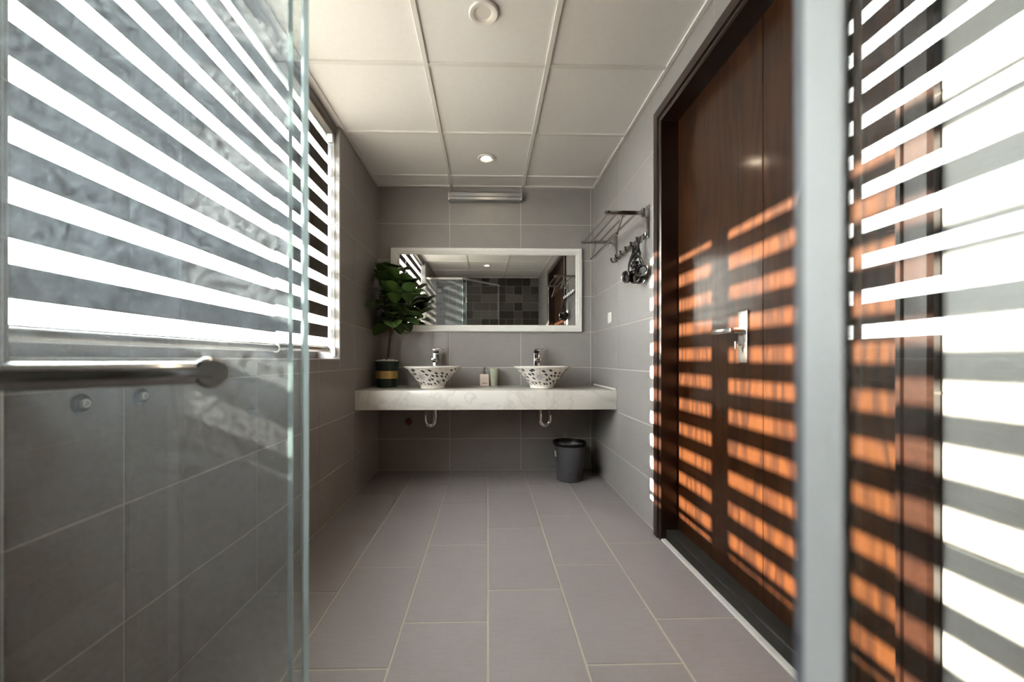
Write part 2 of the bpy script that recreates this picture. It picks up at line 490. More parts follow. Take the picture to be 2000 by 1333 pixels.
# ceiling: lay-in panels between bars
ce = struct(obj('ceiling', box_mesh('ceiling', (XL - .22, YR - .1, ZC + .02), (XR + .2, YB + .1, ZC + .14)), 'concrete'), 'white suspended ceiling of square panels', 'ceiling')
cx = [XL, -.305, .295, XR]
cy = [YR, .18, .78, 1.383, 1.985, 2.588, 3.19, YB]
for i in range(3):
    for j in range(len(cy) - 1):
        w_, h_ = cx[i + 1] - cx[i] - .012, cy[j + 1] - cy[j] - .012
        me = box_mesh('ceiling_panel', (-w_ / 2, -h_ / 2, .005), (w_ / 2, h_ / 2, .014), .002)
        obj('ceiling_panel', me, 'ceiling_panel', ce, ((cx[i] + cx[i + 1]) / 2, (cy[j] + cy[j + 1]) / 2, ZC + .004))
for x in cx[1:3]:
    obj('grid_bar', box_mesh('grid_bar', (x - .012, YR, ZC - .001), (x + .012, YB, ZC + .02), .0015), 'ceiling_bar', ce)
for j in range(1, len(cy) - 1):
    for i in range(3):
        obj('grid_bar', box_mesh('grid_bar', (cx[i] + .012, cy[j] - .011, ZC), (cx[i + 1] - .012, cy[j] + .011, ZC + .02), .0015), 'ceiling_bar', ce)
for x0, x1 in ((XL - .215, XL + .02), (XR - .02, XR)):
    obj('wall_angle', box_mesh('wall_angle', (x0, YR, ZC - .001), (x1, YB, ZC + .02), .001), 'ceiling_bar', ce)
for y0, y1 in ((YR, YR + .02), (YB - .02, YB)):
    obj('wall_angle', box_mesh('wall_angle', (XL + .02, y0, ZC - .001), (XR - .02, y1, ZC + .02), .001), 'ceiling_bar', ce)

# unseen dark ground, added to keep light from below off the ceiling
struct(obj('ground', box_mesh('ground', (-60, -60, -6.2), (60, 60, -6.0)), 'ground_dark'), 'unseen dark ground added outside to hold back light from below', 'ground')
# ------------------------------------------------------------------ window
wi = struct_root('window_1', 'dark framed window behind the striped blinds', 'window')
FX0, FX1 = XL - .185, XL - .135
MUL = 1.955
for nm, lo, hi in (('frame_bottom', (FX0, WIN0, SILL + .002), (FX1, WIN1, SILL + .045)), ('frame_top', (FX0, WIN0, ZC - .05), (FX1, WIN1, ZC)),
                   ('frame_side', (FX0, WIN0, SILL + .045), (FX1, WIN0 + .04, ZC - .05)), ('frame_side', (FX0, WIN1 - .04, SILL + .045), (FX1, WIN1, ZC - .05)),
                   ('mullion', (FX0, MUL - .06, SILL + .045), (FX1, MUL + .06, ZC - .05))):
    obj(nm, box_mesh(nm, lo, hi, .003), 'dark_frame', wi)
for a, b in ((WIN0 + .04, MUL - .06), (MUL + .06, WIN1 - .04)):
    obj('pane', box_mesh('pane', (FX0 + .02, a, SILL + .045), (FX0 + .026, b, ZC - .05)), 'window_glass', wi)

# ------------------------------------------------------------------ zebra blinds
def blind(y0, y1, phase, label, BX=-.985, fy0=None):
    fy0 = fy0 or y0
    t = thing('zebra_blind', label, 'blind', (BX, (y0 + y1) / 2, SILL), 0, 'zebra blinds on the window')
    B = -Vector(t.location)
    P = lambda nm, me, mt, par=t: obj(nm, me, mt, par, B if par is t else (0, 0, 0))
    # head cassette with a rolled front
    bm = bmesh.new()
    prof = [(BX - .05, ZC - .002), (BX + .045, ZC - .002), (BX + .052, ZC - .012), (BX + .052, ZC - .048), (BX + .040, ZC - .062), (BX - .01, ZC - .066), (BX - .05, ZC - .05)]
    A = [bm.verts.new((x, y0, z)) for x, z in prof]; C = [bm.verts.new((x, y1, z)) for x, z in prof]
    bm.faces.new(A); bm.faces.new(C[::-1])
    for i in range(len(prof)): bm.faces.new((A[i], C[i], C[(i + 1) % len(prof)], A[(i + 1) % len(prof)]))
    bmesh.ops.recalc_face_normals(bm, faces=bm.faces)
    P('cassette', mesh_from('cassette', bm, .5), 'blind_rail')
    per, br = .125, .053
    z = 1.005 + phase
    while z < ZC - .06:
        top = min(z + br, ZC - .06)
        if top > z: P('sheer_band', box_mesh('sheer_band', (BX - .0005, fy0 - (.006 if y0 < 1 else 0), z), (BX + .0005, y1 + (.006 if y1 > 2 else 0), top)), 'sheer_fabric')
        z1 = z + br; z2 = min(z + per, ZC - .06)
        if z2 > z1: P('dark_band', box_mesh('dark_band', (BX - .001, fy0, z1), (BX + .001, y1, z2)), 'fabric_dark')
        z += per
    b = P('bottom_bar', tube_mesh('bottom_bar', [(BX, y0, .985 + phase), (BX, y1, .985 + phase)], .0165, 14), 'blind_rail')
    P('fabric_flap', box_mesh('fabric_flap', (BX - .001, y0, .985 + phase), (BX + .001, y1, 1.005 + phase)), 'fabric_dark')
    for yy in (y0, y1):
        P('end_cap', lathe_mesh('end_cap', [(0, -.005), (.019, -.005), (.02, 0), (.019, .006), (0, .006)], 16, Matrix.Translation((BX, yy, .985 + phase)) @ Matrix.Rotation(PI / 2, 4, 'X')), 'white_plastic', b)
    return t, B, BX
t1, B1, BX = blind(.815, 1.893, 0.0, 'wide dark-and-sheer striped blind nearer the shower glass')
t2, B2, BX = blind(1.898, 2.508, .008, 'narrow dark-and-sheer striped blind beside the plant corner', -.989, 1.885)
# bead chain and bracket at the far reveal
bm = bmesh.new()
for dx in (-.012, .016):
    add_tube(bm, [(BX + .02 + dx, 2.503, ZC - .06), (BX + .02 + dx, 2.503, SILL + .06)], .0018, 6)
obj('bead_chain', mesh_from('bead_chain', bm, .7), 'white_plastic', t2, B2)
obj('chain_bracket', box_mesh('chain_bracket', (BX + .003, 2.49, ZC - .115), (BX + .035, 2.512, ZC - .06), .004, 2), 'white_plastic', t2, B2)
obj('chain_holder', box_mesh('chain_holder', (BX + .022, 2.494, SILL + .015), (BX + .05, 2.515, SILL + .075), .006, 2), 'white_plastic', t2, B2)

# ------------------------------------------------------------------ door
do = struct_root('door_1', 'dark reddish-brown wooden double door in a moulded frame', 'door')
SX = .98      # leaf face
CF = XR - .022
# jambs
for nm, lo, hi in (('jamb', (XR - .004, DOOR0 - .03, 0), (SX + .06, DOOR0, DOORT)), ('jamb', (XR - .004, DOOR1, 0), (SX + .06, DOOR1 + .03, DOORT)),
                   ('jamb_head', (XR - .004, DOOR0 - .03, DOORT), (SX + .06, DOOR1 + .03, DOORT + .03))):
    obj(nm, box_mesh(nm, lo, hi, .002), 'wood_frame', do)
# moulded casing: profile swept, mitred at the top corners
prof = [(.0, 0), (.0, .012), (.006, .018), (.016, .018), (.020, .010), (.024, .010), (.028, .022), (.072, .022), (.080, .016), (.080, 0)]
def casing(name, pts):
    """pts: for each end a function of offset (distance outward from the opening) -> (y, z)"""
    bm = bmesh.new()
    A = [bm.verts.new((XR - h, *pts[0](o_))) for o_, h in prof]; C = [bm.verts.new((XR - h, *pts[1](o_))) for o_, h in prof]
    bm.faces.new(A); bm.faces.new(C[::-1])
    for i in range(len(prof)): bm.faces.new((A[i], C[i], C[(i + 1) % len(prof)], A[(i + 1) % len(prof)]))
    bmesh.ops.recalc_face_normals(bm, faces=bm.faces)
    obj(name, mesh_from(name, bm), 'wood_frame', do)
casing('casing', (lambda o_: (DOOR1 + o_, 0), lambda o_: (DOOR1 + o_, DOORT + o_)))
casing('casing', (lambda o_: (DOOR0 - o_, 0), lambda o_: (DOOR0 - o_, DOORT + o_)))
casing('casing_head', (lambda o_: (DOOR0 - o_, DOORT + o_), lambda o_: (DOOR1 + o_, DOORT + o_)))
SPLIT = 1.409
l1 = obj('door_leaf', box_mesh('door_leaf', (SX, SPLIT + .0015, .057), (SX + .045, DOOR1 - .003, DOORT - .003), .002), 'wood_door', do)
l2 = obj('door_leaf', box_mesh('door_leaf', (SX, DOOR0 + .003, .057), (SX + .045, SPLIT - .0015, DOORT - .003), .002), 'wood_door', do)
obj('threshold', box_mesh('threshold', (XR + .012, DOOR0, -.005), (SX + .06, DOOR1, .055), .004), 'granite', do)
# lock plate, lever, thumb turn on the far leaf
HY, HZ = 1.512, 1.018
obj('handle_plate', box_mesh('handle_plate', (SX - .009, HY - .027, HZ - .10), (SX + .001, HY + .027, HZ + .10), .003, 2), 'satin_steel', l1, )['label'] = 'brushed steel lock plate'
bm = bmesh.new()
add_tube(bm, [(SX - .008, HY - .002, HZ + .025), (SX - .050, HY - .002, HZ + .025)], .011, 14)
add_box(bm, (SX - .062, HY - .012, HZ + .014), (SX - .044, HY + .125, HZ + .036), .004, 2)
obj('lever', mesh_from('lever', bm, .6), 'satin_steel', l1)['label'] = 'brushed steel lever handle'
bm = bmesh.new()
add_tube(bm, [(SX - .008, HY, HZ - .032), (SX - .028, HY, HZ - .032)], .009, 14)
add_box(bm, (SX - .038, HY - .004, HZ - .048), (SX - .026, HY + .004, HZ - .016), .002, 2)
obj('thumb_turn', mesh_from('thumb_turn', bm, .6), 'satin_steel', l1)['label'] = 'brushed steel thumb turn'
# pale edge strip between floor and threshold
struct(obj('trim_1', box_mesh('trim_1', (XR - .012, DOOR0 - .02, -.004), (XR + .012, DOOR1 + .02, .008), .002), 'stone_sill'), 'pale edge strip on the floor along the door threshold', 'trim')

# ------------------------------------------------------------------ shower enclosure
A = Vector((-.378, .775)); P_ = Vector((.1813, .2215))
dv = (P_ - A).normalized(); Bp = A + dv * .080
nv = Vector((-dv.y, dv.x))            # normal of the diagonal
GT, GH = .009, 2.12                   # glass thickness, height
def pane_mesh(name, a, b, z0, z1, th=GT):
    a, b = Vector(a), Vector(b); d = (b - a).normalized(); n = Vector((-d.y, d.x)) * th / 2
    bm = bmesh.new()
    c = [a + n, b + n, b - n, a - n]
    lo = [bm.verts.new((p.x, p.y, z0)) for p in c]; hi = [bm.verts.new((p.x, p.y, z1)) for p in c]
    fs = [bm.faces.new(lo), bm.faces.new(hi)]
    for i in range(4): fs.append(bm.faces.new((lo[i], lo[(i + 1) % 4], hi[(i + 1) % 4], hi[i])))
    bmesh.ops.recalc_face_normals(bm, faces=bm.faces)
    for i, f in enumerate(fs): f.material_index = 0 if i in (2, 4) else 1
    return mesh_from(name, bm)
def pane(name, a, b, z0, z1, mat, parent, th=GT, loc=(0, 0, 0)):
    me = pane_mesh(name, a, b, z0, z1, th); me.materials.append(MATS[mat]); me.materials.append(MATS['glass_edge'])
    return obj(name, me, None, parent, loc)
se = thing('shower_screen', 'clear glass shower screen with chrome rails and a corner post', 'shower screen', (A.x, A.y, 0))
SB = -Vector(se.location)
pane('glass_pane', (XL + .004, A.y), A, 0.0, GH, 'shower_glass', se, loc=SB)['label'] = 'fixed glass pane meeting the window wall'
pane('glass_pane', A + dv * .006, Bp, 0.0, GH, 'shower_glass_strip', se, loc=SB)['label'] = 'narrow glass strip at the door hinge'
pane('glass_pane', (.1813, .200), (.1813, YR + .004), 0.0, GH, 'shower_glass_clean', se, loc=SB)['label'] = 'glass pane reflecting the blinds'
def rail(a, b, nm):
    a3, b3 = Vector((*a, GH + .012)), Vector((*b, GH + .012))
    d = (b3 - a3).normalized(); n = Vector((-d.y, d.x, 0))
    bm = bmesh.new()
    for q in ((a3, b3),):
        vs = []
        for p in q:
            vs.append([bm.verts.new(p + n * sx * .011 + Vector((0, 0, sz * .014))) for sx, sz in ((-1, -1), (1, -1), (1, 1), (-1, 1))])
        bm.faces.new(vs[0]); bm.faces.new(vs[1][::-1])
        for i in range(4): bm.faces.new((vs[0][i], vs[1][i], vs[1][(i + 1) % 4], vs[0][(i + 1) % 4]))
    bmesh.ops.recalc_face_normals(bm, faces=bm.faces)
    obj(nm, mesh_from(nm, bm), 'chrome', se, SB)
rail((XL, A.y), A, 'top_rail'); rail(A, P_, 'top_rail'); rail((.1813, P_.y), (.1813, YR), 'top_rail')
PX0 = .1765
bm = bmesh.new(); add_box(bm, (PX0, .2000, 0), (PX0 + .0095, .2185, GH), .0012, 2)
obj('post', mesh_from('post', bm, .6), 'grey_profile', se, SB)
bm = bmesh.new(); add_box(bm, (PX0 + .0005, .2185, 0), (PX0 + .009, .2290, GH), .002, 2)
bm2 = bmesh.new(); add_box(bm2, (PX0 - .0022, .1925, 0), (PX0 + .0002, .2185, GH), .0008, 1)
obj('glazing_lip', mesh_from('glazing_lip', bm2, .6), 'grey_profile', se, SB)
obj('seal_strip', mesh_from('seal_strip', bm, .6), 'seal_grey', se, SB)['label'] = 'dark grey rubber seal along the post'
obj('wall_channel', box_mesh('wall_channel', (XL, A.y - .009, 0), (XL + .004, A.y + .009, GH), 0), 'aluminium', se, SB)
# etched stamp on the fixed pane: a few fine lines
bm = bmesh.new()
for k, (w_, x0) in enumerate(((.019, 0), (.022, 0), (.013, .003))):
    z = .835 - k * .0045
    add_box(bm, (-.455 + x0, A.y - GT / 2 - .0004, z), (-.455 + x0 + w_, A.y - GT / 2, z + .0016))
obj('etched_stamp', mesh_from('etched_stamp', bm), 'etched_mark', se, SB)
# swinging door, opened inwards
dd = Vector((-.665, -.747)).normalized(); dn = Vector((-dd.y, dd.x))
if dn.x < 0: dn = -dn
H0 = Bp + dd * .0065; H1 = H0 + dd * .60
sd = thing('shower_door', 'hinged glass shower door swung inwards with a chrome bar', 'shower door', (H0.x, H0.y, 0))
DB = -Vector(sd.location)
pane('glass_pane', H0, H1, .012, GH - .03, 'shower_glass', sd, loc=DB)
for z in (.30, 1.82):
    bm = bmesh.new()
    c = (H0 + Bp) / 2
    M = Matrix.Translation((H0.x, H0.y, z)) @ Matrix.Rotation(math.atan2(dd.y, dd.x), 4, 'Z')
    r = bmesh.ops.create_cube(bm, size=1, matrix=M @ Matrix.Translation((.022, 0, 0)) @ Matrix.Diagonal((.05, .022, .07, 1)))
    add_tube(bm, [(Bp.x, Bp.y, z - .035), (Bp.x, Bp.y, z + .035)], .009, 10)
    obj('hinge', mesh_from('hinge', bm), 'chrome', sd, DB)
# horizontal bar on the camera side of the door
def on_door(s_, off, z): q = H0 + dd * s_ + dn * off; return (q.x, q.y, z)
BZ = .914
bar = obj('bar', tube_mesh('bar', [on_door(.150, .052, BZ), on_door(.54, .052, BZ)], .0155, 18), 'chrome', sd, DB)
for s_ in (.150, .54):
    bm = bmesh.new(); a, b = Vector(on_door(s_, .004, BZ)), Vector(on_door(s_, .066, BZ)); d = b - a
    add_tube(bm, [a, a + d * .12, a + d * .14, a + d * .6, a + d * .64, a + d * .95, a + d], [.016, .016, .012, .012, .0215, .0215, .018], 20)
    obj('standoff', mesh_from('standoff', bm, .5), 'chrome', bar)

# ------------------------------------------------------------------ capped water outlets on the left wall
def outlet(y, z, label):
    t = thing('pipe_outlet', label, 'pipe outlet', (XL, y, z), 0, 'capped outlets on the shower wall')
    M = Matrix.Rotation(PI / 2, 4, 'Y')
    obj('ring', lathe_mesh('ring', [(.011, .002), (.019, .001), (.0215, .004), (.019, .008), (.012, .009), (.011, .004)], 24, M), 'dark_frame', t)
    obj('plug', lathe_mesh('plug', [(0, .012), (.004, .012), (.006, .016), (.010, .016), (.012, .012), (.012, 0), (0, 0)], 20, M), 'satin_steel', t)
outlet(.930, .833, 'capped round pipe outlet below the chrome door bar, left one of the pair')
outlet(1.085, .836, 'capped round pipe outlet below the chrome door bar, right one of the pair')

# ------------------------------------------------------------------ ceiling lights
def downlight(x, y, on, label):
    t = thing('downlight', label, 'downlight', (x, y, ZC), 0, 'recessed downlights along the ceiling')
    obj('trim_ring', lathe_mesh('trim_ring', [(.0315, .010), (.0325, .001), (.044, -.006), (.058, -.006), (.062, -.002), (.062, .003), (.046, .004), (.036, .010)], 40), 'white_plastic', t)
    if on: obj('lens', lathe_mesh('lens', [(0, -.001), (.029, -.001), (.031, .002), (.031, .010), (0, .010)], 32), 'lamp_on', t)
    else:
        obj('reflector', lathe_mesh('reflector', [(.0405, -.004), (.033, .002), (.033, .006), (.0405, .006)], 32), 'gold_foil', t)
        obj('lens', lathe_mesh('lens', [(0, .002), (.034, .002), (.035, .004), (.035, .010), (0, .010)], 32), 'white_plastic', t)
downlight(-.012, 2.90, True, 'lit warm round downlight in front of the mirror wall')
downlight(-.018, 1.684, False, 'unlit round downlight with brass inner ring in mid ceiling')
downlight(-.015, .54, True, 'lit warm round downlight seen in the mirror')

# batten light above the mirror
t = thing('batten_light', 'slim horizontal white batten light above the mirror', 'wall light', (-.022, YB, 2.288))
hw = .302
bm = bmesh.new()
pr = [(0, .030), (-.055, .030), (-.062, .024), (-.062, -.001), (-.050, -.006), (-.050, -.014), (-.058, -.018), (-.058, -.028), (-.050, -.033), (0, -.033)]
Aq = [bm.verts.new((-hw, y, z)) for y, z in pr]; Cq = [bm.verts.new((hw, y, z)) for y, z in pr]
bm.faces.new(Aq); bm.faces.new(Cq[::-1])
for i in range(len(pr)): bm.faces.new((Aq[i], Cq[i], Cq[(i + 1) % len(pr)], Aq[(i + 1) % len(pr)]))
bmesh.ops.recalc_face_normals(bm, faces=bm.faces)
obj('housing', mesh_from('housing', bm, .5), 'aluminium', t)
for s_ in (-1, 1):
    obj('end_plate', box_mesh('end_plate', (s_ * hw - .005, -.064, -.035), (s_ * hw + .005, 0, .032), .003, 2), 'satin_steel', t)

# ------------------------------------------------------------------ mirror
MX0, MX1, MZ0, MZ1 = -.812, .795, 1.165, 1.866
t = thing('wall_mirror', 'wide white-framed rectangular mirror above the counter', 'mirror', ((MX0 + MX1) / 2, YB, MZ0))
MB_ = -Vector(t.location)
FW = .056
fp = [(0, 0), (0, .022), (.006, .028), (.030, .028), (.034, .023), (.046, .023), (.050, .017), (FW, .015), (FW, 0)]   # offset inwards, depth
cor = [(MX0, MZ0, 1, 1), (MX1, MZ0, -1, 1), (MX1, MZ1, -1, -1), (MX0, MZ1, 1, -1)]
for i in range(4):
    a, b = cor[i], cor[(i + 1) % 4]; bm = bmesh.new()
    V0 = [bm.verts.new((a[0] + a[2] * o_, YB - d, a[1] + a[3] * o_)) for o_, d in fp]
    V1 = [bm.verts.new((b[0] + b[2] * o_, YB - d, b[1] + b[3] * o_)) for o_, d in fp]
    bm.faces.new(V0); bm.faces.new(V1[::-1])
    for k in range(len(fp)): bm.faces.new((V0[k], V1[k], V1[(k + 1) % len(fp)], V0[(k + 1) % len(fp)]))
    bmesh.ops.recalc_face_normals(bm, faces=bm.faces)
    obj('frame_side', mesh_from('frame_side', bm), 'white_paint', t, MB_)
obj('mirror_glass', box_mesh('mirror_glass', (MX0 + .05, YB - .014, MZ0 + .05), (MX1 - .05, YB - .004, MZ1 - .05)), 'mirror_silver', t, MB_)

# ------------------------------------------------------------------ counter
CZ, CY0 = .715, 2.80
tag(obj('countertop', box_mesh('countertop', (XL, CY0, .58), (XR, YB, CZ), .004, 2), 'marble'), 'thick white marble countertop spanning wall to wall', 'countertop')
tag(obj('sealant_strip', box_mesh('sealant_strip', (XR - .012, CY0 + .02, CZ), (XR, YB, CZ + .012), .003), 'white_plastic'), 'thin white sealant strip where the counter meets the right wall', 'sealant')

# ------------------------------------------------------------------ basins, taps, traps
prof = [(0, 0), (.082, 0), (.090, .004), (.090, .018), (.096, .026), (.122, .060), (.160, .108), (.196, .148), (.210, .158), (.213, .162), (.210, .166), (.196, .162), (.158, .122), (.118, .076), (.070, .045), (.022, .036), (0, .036)]
vm = []
for i, (r, z) in enumerate(prof): vm.append(max(0, (z - .02) / .14) if i <= 8 else 2.0)
def basin(x, y, rz, label):
    t = thing('vessel_sink', label, 'sink', (x, y, CZ), rz, 'patterned vessel sinks')
    bm = bmesh.new(); add_lathe(bm, prof, 64, None, True, vm)
    obj('bowl', mesh_from('bowl', bm, .7), 'porcelain_blue', t)
    obj('drain', lathe_mesh('drain', [(0, .040), (.018, .039), (.022, .036), (.022, .03), (0, .03)], 20), 'chrome', t)
basin(-.414, 3.03, -PI / 2 - PI / 4 - .45, 'blue-flowered white vessel sink beside the potted plant')
basin(.407, 3.03, -PI / 2 - PI / 4 - .25, 'blue-flowered white vessel sink above the waste bin')

def faucet(x, y, label, twist=0.0):
    t = thing('faucet', label, 'faucet', (x, y, CZ), twist, 'tall chrome faucets behind the sinks')
    obj('body', box_mesh('body', (-.024, -.024, 0), (.024, .024, .268), .005, 2), 'chrome', t)
    bm = bmesh.new(); add_box(bm, (-.020, -.145, .205), (.020, -.02, .228), .004, 2)
    sp = obj('spout', mesh_from('spout', bm, .6), 'chrome', t)
    obj('aerator', lathe_mesh('aerator', [(0, -.012), (.009, -.012), (.010, 0), (0, 0)], 16, Matrix.Translation((0, -.132, .205))), 'black_rubber', sp)
    obj('collar', box_mesh('collar', (-.019, -.019, .268), (.019, .019, .288), .003, 2), 'dark_frame', t)
    bm = bmesh.new(); add_box(bm, (-.026, -.026, .288), (.026, .026, .302), .003, 2); add_box(bm, (.0, -.016, .297), (.075, .016, .304), .002, 2)
    obj('lever', mesh_from('lever', bm, .6), 'chrome', t)
faucet(-.420, 3.28, 'chrome faucet behind the sink beside the plant')
faucet(.398, 3.28, 'chrome faucet behind the sink above the bin')

def trap(x, y, s_, label):
    t = thing('drain_trap', label, 'drain pipe', (x, y, .43), 0, 'chrome drain traps under the counter')
    obj('tailpiece', tube_mesh('tailpiece', [(0, 0, .15), (0, 0, .075)], .016, 16), 'chrome', t)
    obj('slip_nut', lathe_mesh('slip_nut', [(.016, .062), (.021, .064), (.021, .088), (.016, .09)], 12), 'chrome', t)
    pts = [(0, 0, .075)] + [(s_ * (.037 - .037 * math.cos(a)), 0, .045 - .045 * math.sin(a)) for a in [k * PI / 10 for k in range(11)]] + [(s_ * .074, 0, .075), (s_ * .074, .03, .098), (s_ * .074, .09, .11), (s_ * .074, YB - y, .11)]
    obj('bend', tube_mesh('bend', pts, .0155, 16), 'chrome', t)
    obj('wall_flange', lathe_mesh('wall_flange', [(.016, 0), (.03, 0), (.032, .003), (.03, .006), (.016, .012)], 20, Matrix.Translation((s_ * .074, YB - y, .11)) @ Matrix.Rotation(PI / 2, 4, 'X')), 'chrome', t)
trap(-.400, 3.05, -1, 'chrome drain trap under the counter beneath the plant-side sink')
trap(.398, 3.05, 1, 'chrome drain trap under the counter above the bin')
t = tag(obj('drain_outlet', lathe_mesh('drain_outlet', [(0, .012), (.018, .012), (.022, .008), (.028, .006), (.030, 0), (0, 0)], 24, Matrix.Rotation(PI / 2, 4, 'X')), 'rust_cap', None, (-.665, YB, .41)), 'rusty brown round drain outlet low on the wall under the counter', 'drain outlet')

# ------------------------------------------------------------------ soap and cup
t = thing('soap_dispenser', 'square pale pink soap dispenser with a chrome pump', 'soap dispenser', (-.027, 3.30, CZ))
bo = obj('bottle', box_mesh('bottle', (-.038, -.036, 0), (.038, .036, .098), .007, 3), 'soap_ceramic', t)
bm = bmesh.new()
for k in range(5): add_box(bm, (-.017 + k * .0075, -.0365, .020 + (k % 2) * .001), (-.017 + k * .0075 + .005, -.0358, .0275))
obj('imprint', mesh_from('imprint', bm), 'ink', bo)
obj('neck', lathe_mesh('neck', [(0, .097), (.015, .097), (.015, .108), (.006, .112), (.006, .135), (0, .135)], 20), 'chrome', t)
bm = bmesh.new(); add_tube(bm, [(0, 0, .132), (0, 0, .152)], .0085, 14); add_tube(bm, [(0, 0, .147), (.018, -.03, .149), (.022, -.036, .143)], .0042, 10)
obj('pump', mesh_from('pump', bm, .6), 'chrome', t)
tag(obj('tumbler', lathe_mesh('tumbler', [(0, 0), (.028, 0), (.031, .003), (.038, .10), (.040, .135), (.041, .145), (.039, .146), (.037, .135), (.029, .008), (0, .006)], 32), 'cup_green', None, (.050, 3.305, CZ)), 'pale green tumbler standing beside the soap dispenser', 'tumbler')

# ------------------------------------------------------------------ potted fig
PX, PY = -.797, 3.20
pl = thing('potted_fig', 'fiddle-leaf fig in a dark green pot on the counter', 'potted plant', (PX, PY, CZ))
pot = obj('pot', lathe_mesh('pot', [(0, 0), (.078, 0), (.082, .004), (.090, .185), (.097, .186), (.098, .202), (.092, .204), (.086, .196), (.082, .175), (0, .175)], 48), 'pot_green', pl)
bm = bmesh.new()
N = 20; a0, a1 = -PI * .93, -PI * .07
rows_ = []
for k in range(N + 1):
    a = a0 + (a1 - a0) * k / N
    rows_.append([bm.verts.new(((r) * math.cos(a), (r) * math.sin(a), z)) for r, z in ((.0865, .068), (.0885, .068), (.0912, .128), (.089, .128))])
for k in range(N):
    for q in range(4): bm.faces.new((rows_[k][q], rows_[k + 1][q], rows_[k + 1][(q + 1) % 4], rows_[k][(q + 1) % 4]))
bm.faces.new(rows_[0]); bm.faces.new(rows_[-1][::-1]); bmesh.ops.recalc_face_normals(bm, faces=bm.faces)
obj('gold_band', mesh_from('gold_band', bm), 'gold_foil', pot)['label'] = 'gold foil band around the pot'
bm = bmesh.new(); rp = random.Random(5)
for k in range(60):
    a, r = rp.uniform(0, 2 * PI), .078 * math.sqrt(rp.random()); s_ = rp.uniform(.009, .016)
    bmesh.ops.create_icosphere(bm, subdivisions=1, radius=s_, matrix=Matrix.Translation((r * math.cos(a), r * math.sin(a), .203 + rp.uniform(0, .018) * (1 - r / .1))) @ Matrix.Diagonal((1, rp.uniform(.7, 1), .6, 1)))
o = obj('pebbles', mesh_from('pebbles', bm, 1.0), 'pebble_white', pl); o['kind'] = 'stuff'; o['label'] = 'white pebbles filling the pot'
# trunk and branches
br_tips = []
bm = bmesh.new()
trunk = [(.005, 0, .17), (.012, -.005, .26), (.022, -.012, .36), (.030, -.02, .42)]
add_tube(bm, trunk, [.011, .010, .009, .009], 8)
branches = [[(.030, -.02, .42), (.025, -.04, .52), (.00, -.06, .64), (-.02, -.06, .76), (-.02, -.05, .88)],
            [(.030, -.02, .42), (.050, -.05, .50), (.075, -.09, .60), (.09, -.10, .72), (.07, -.10, .86)],
            [(.027, -.017, .40), (.070, -.03, .48), (.14, -.07, .56), (.20, -.10, .64), (.23, -.12, .70)]]
for b in branches: add_tube(bm, b, [.008, .007, .006, .005, .003], 7)
obj('stem', mesh_from('stem', bm, .8), 'bark', pl)
def leaf_mesh(L, W, curl, seed):
    rg = random.Random(seed); bm = bmesh.new(); lay = bm.loops.layers.uv.verify()
    n, m = 9, 4; grid = []
    for i in range(n + 1):
        s_ = i / n
        wd = W * 1.22 * (s_ ** .75) * (1 - s_ ** 7) + (W * .22 if i == n else 0)
        wd = max(wd, .002)
        row = []
        for j in range(m + 1):
            q = j / m * 2 - 1
            z = -curl * L * s_ * s_ + abs(q) * wd * .35 + rg.uniform(-1, 1) * .003 * abs(q)
            row.append(bm.verts.new((q * wd, s_ * L * (1 - .12 * s_ * curl), z)))
        grid.append(row)
    for i in range(n):
        for j in range(m):
            f = bm.faces.new((grid[i][j], grid[i][j + 1], grid[i + 1][j + 1], grid[i + 1][j]))
            for l, (a, b) in zip(f.loops, ((i, j), (i, j + 1), (i + 1, j + 1), (i + 1, j))): l[lay].uv = (b / m, a / n)
    me = mesh_from('leaf', bm); me.shade_smooth(); return me
LM = [leaf_mesh(.165, .074, .35, 1), leaf_mesh(.185, .084, .45, 2), leaf_mesh(.145, .068, .25, 3), leaf_mesh(.17, .078, .60, 4)]
rl = random.Random(11); cnt = 0
for bi, b in enumerate(branches):
    pts = [Vector(p) for p in b]
    nl = (28, 28, 22)[bi]
    for k in range(nl):
        s_ = .22 + .78 * k / (nl - 1); q = s_ * (len(pts) - 1); i0 = min(int(q), len(pts) - 2); p = pts[i0].lerp(pts[i0 + 1], q - i0)
        az = k * 2.4 + bi * 1.3
        pitch = -.05 + 1.0 * s_ + rl.uniform(-.3, .3)
        if k == nl - 1: pitch = 1.2
        d = Vector((math.cos(az) * math.cos(pitch), math.sin(az) * math.cos(pitch), math.sin(pitch)))
        # keep clear of the corner walls
        tip = p + d * .19
        if PX + tip.x < XL + .02 or PY + tip.y > YB - .04:
            d = Vector((abs(d.x) * .2 + .05 if PX + tip.x < XL + .02 else d.x, -abs(d.y) if PY + tip.y > YB - .04 else d.y - .3, d.z)).normalized()
            tip = p + d * .19
            if PX + tip.x < XL + .02: continue
        yv = d; zv = (Vector((0, 0, 1)) - d * d.z); zv = zv.normalized() if zv.length > .1 else Vector((0, -1, 0))
        roll = rl.uniform(-.5, .5); xv = yv.cross(zv)
        zv2 = zv * math.cos(roll) + xv * math.sin(roll); xv2 = yv.cross(zv2)
        M = Matrix((xv2, yv, zv2)).transposed()
        o = obj('leaf', LM[rl.randrange(4)], 'leaf_green', pl, p, M)
        sc = rl.uniform(.8, 1.1); o.scale = (sc,) * 3; cnt += 1

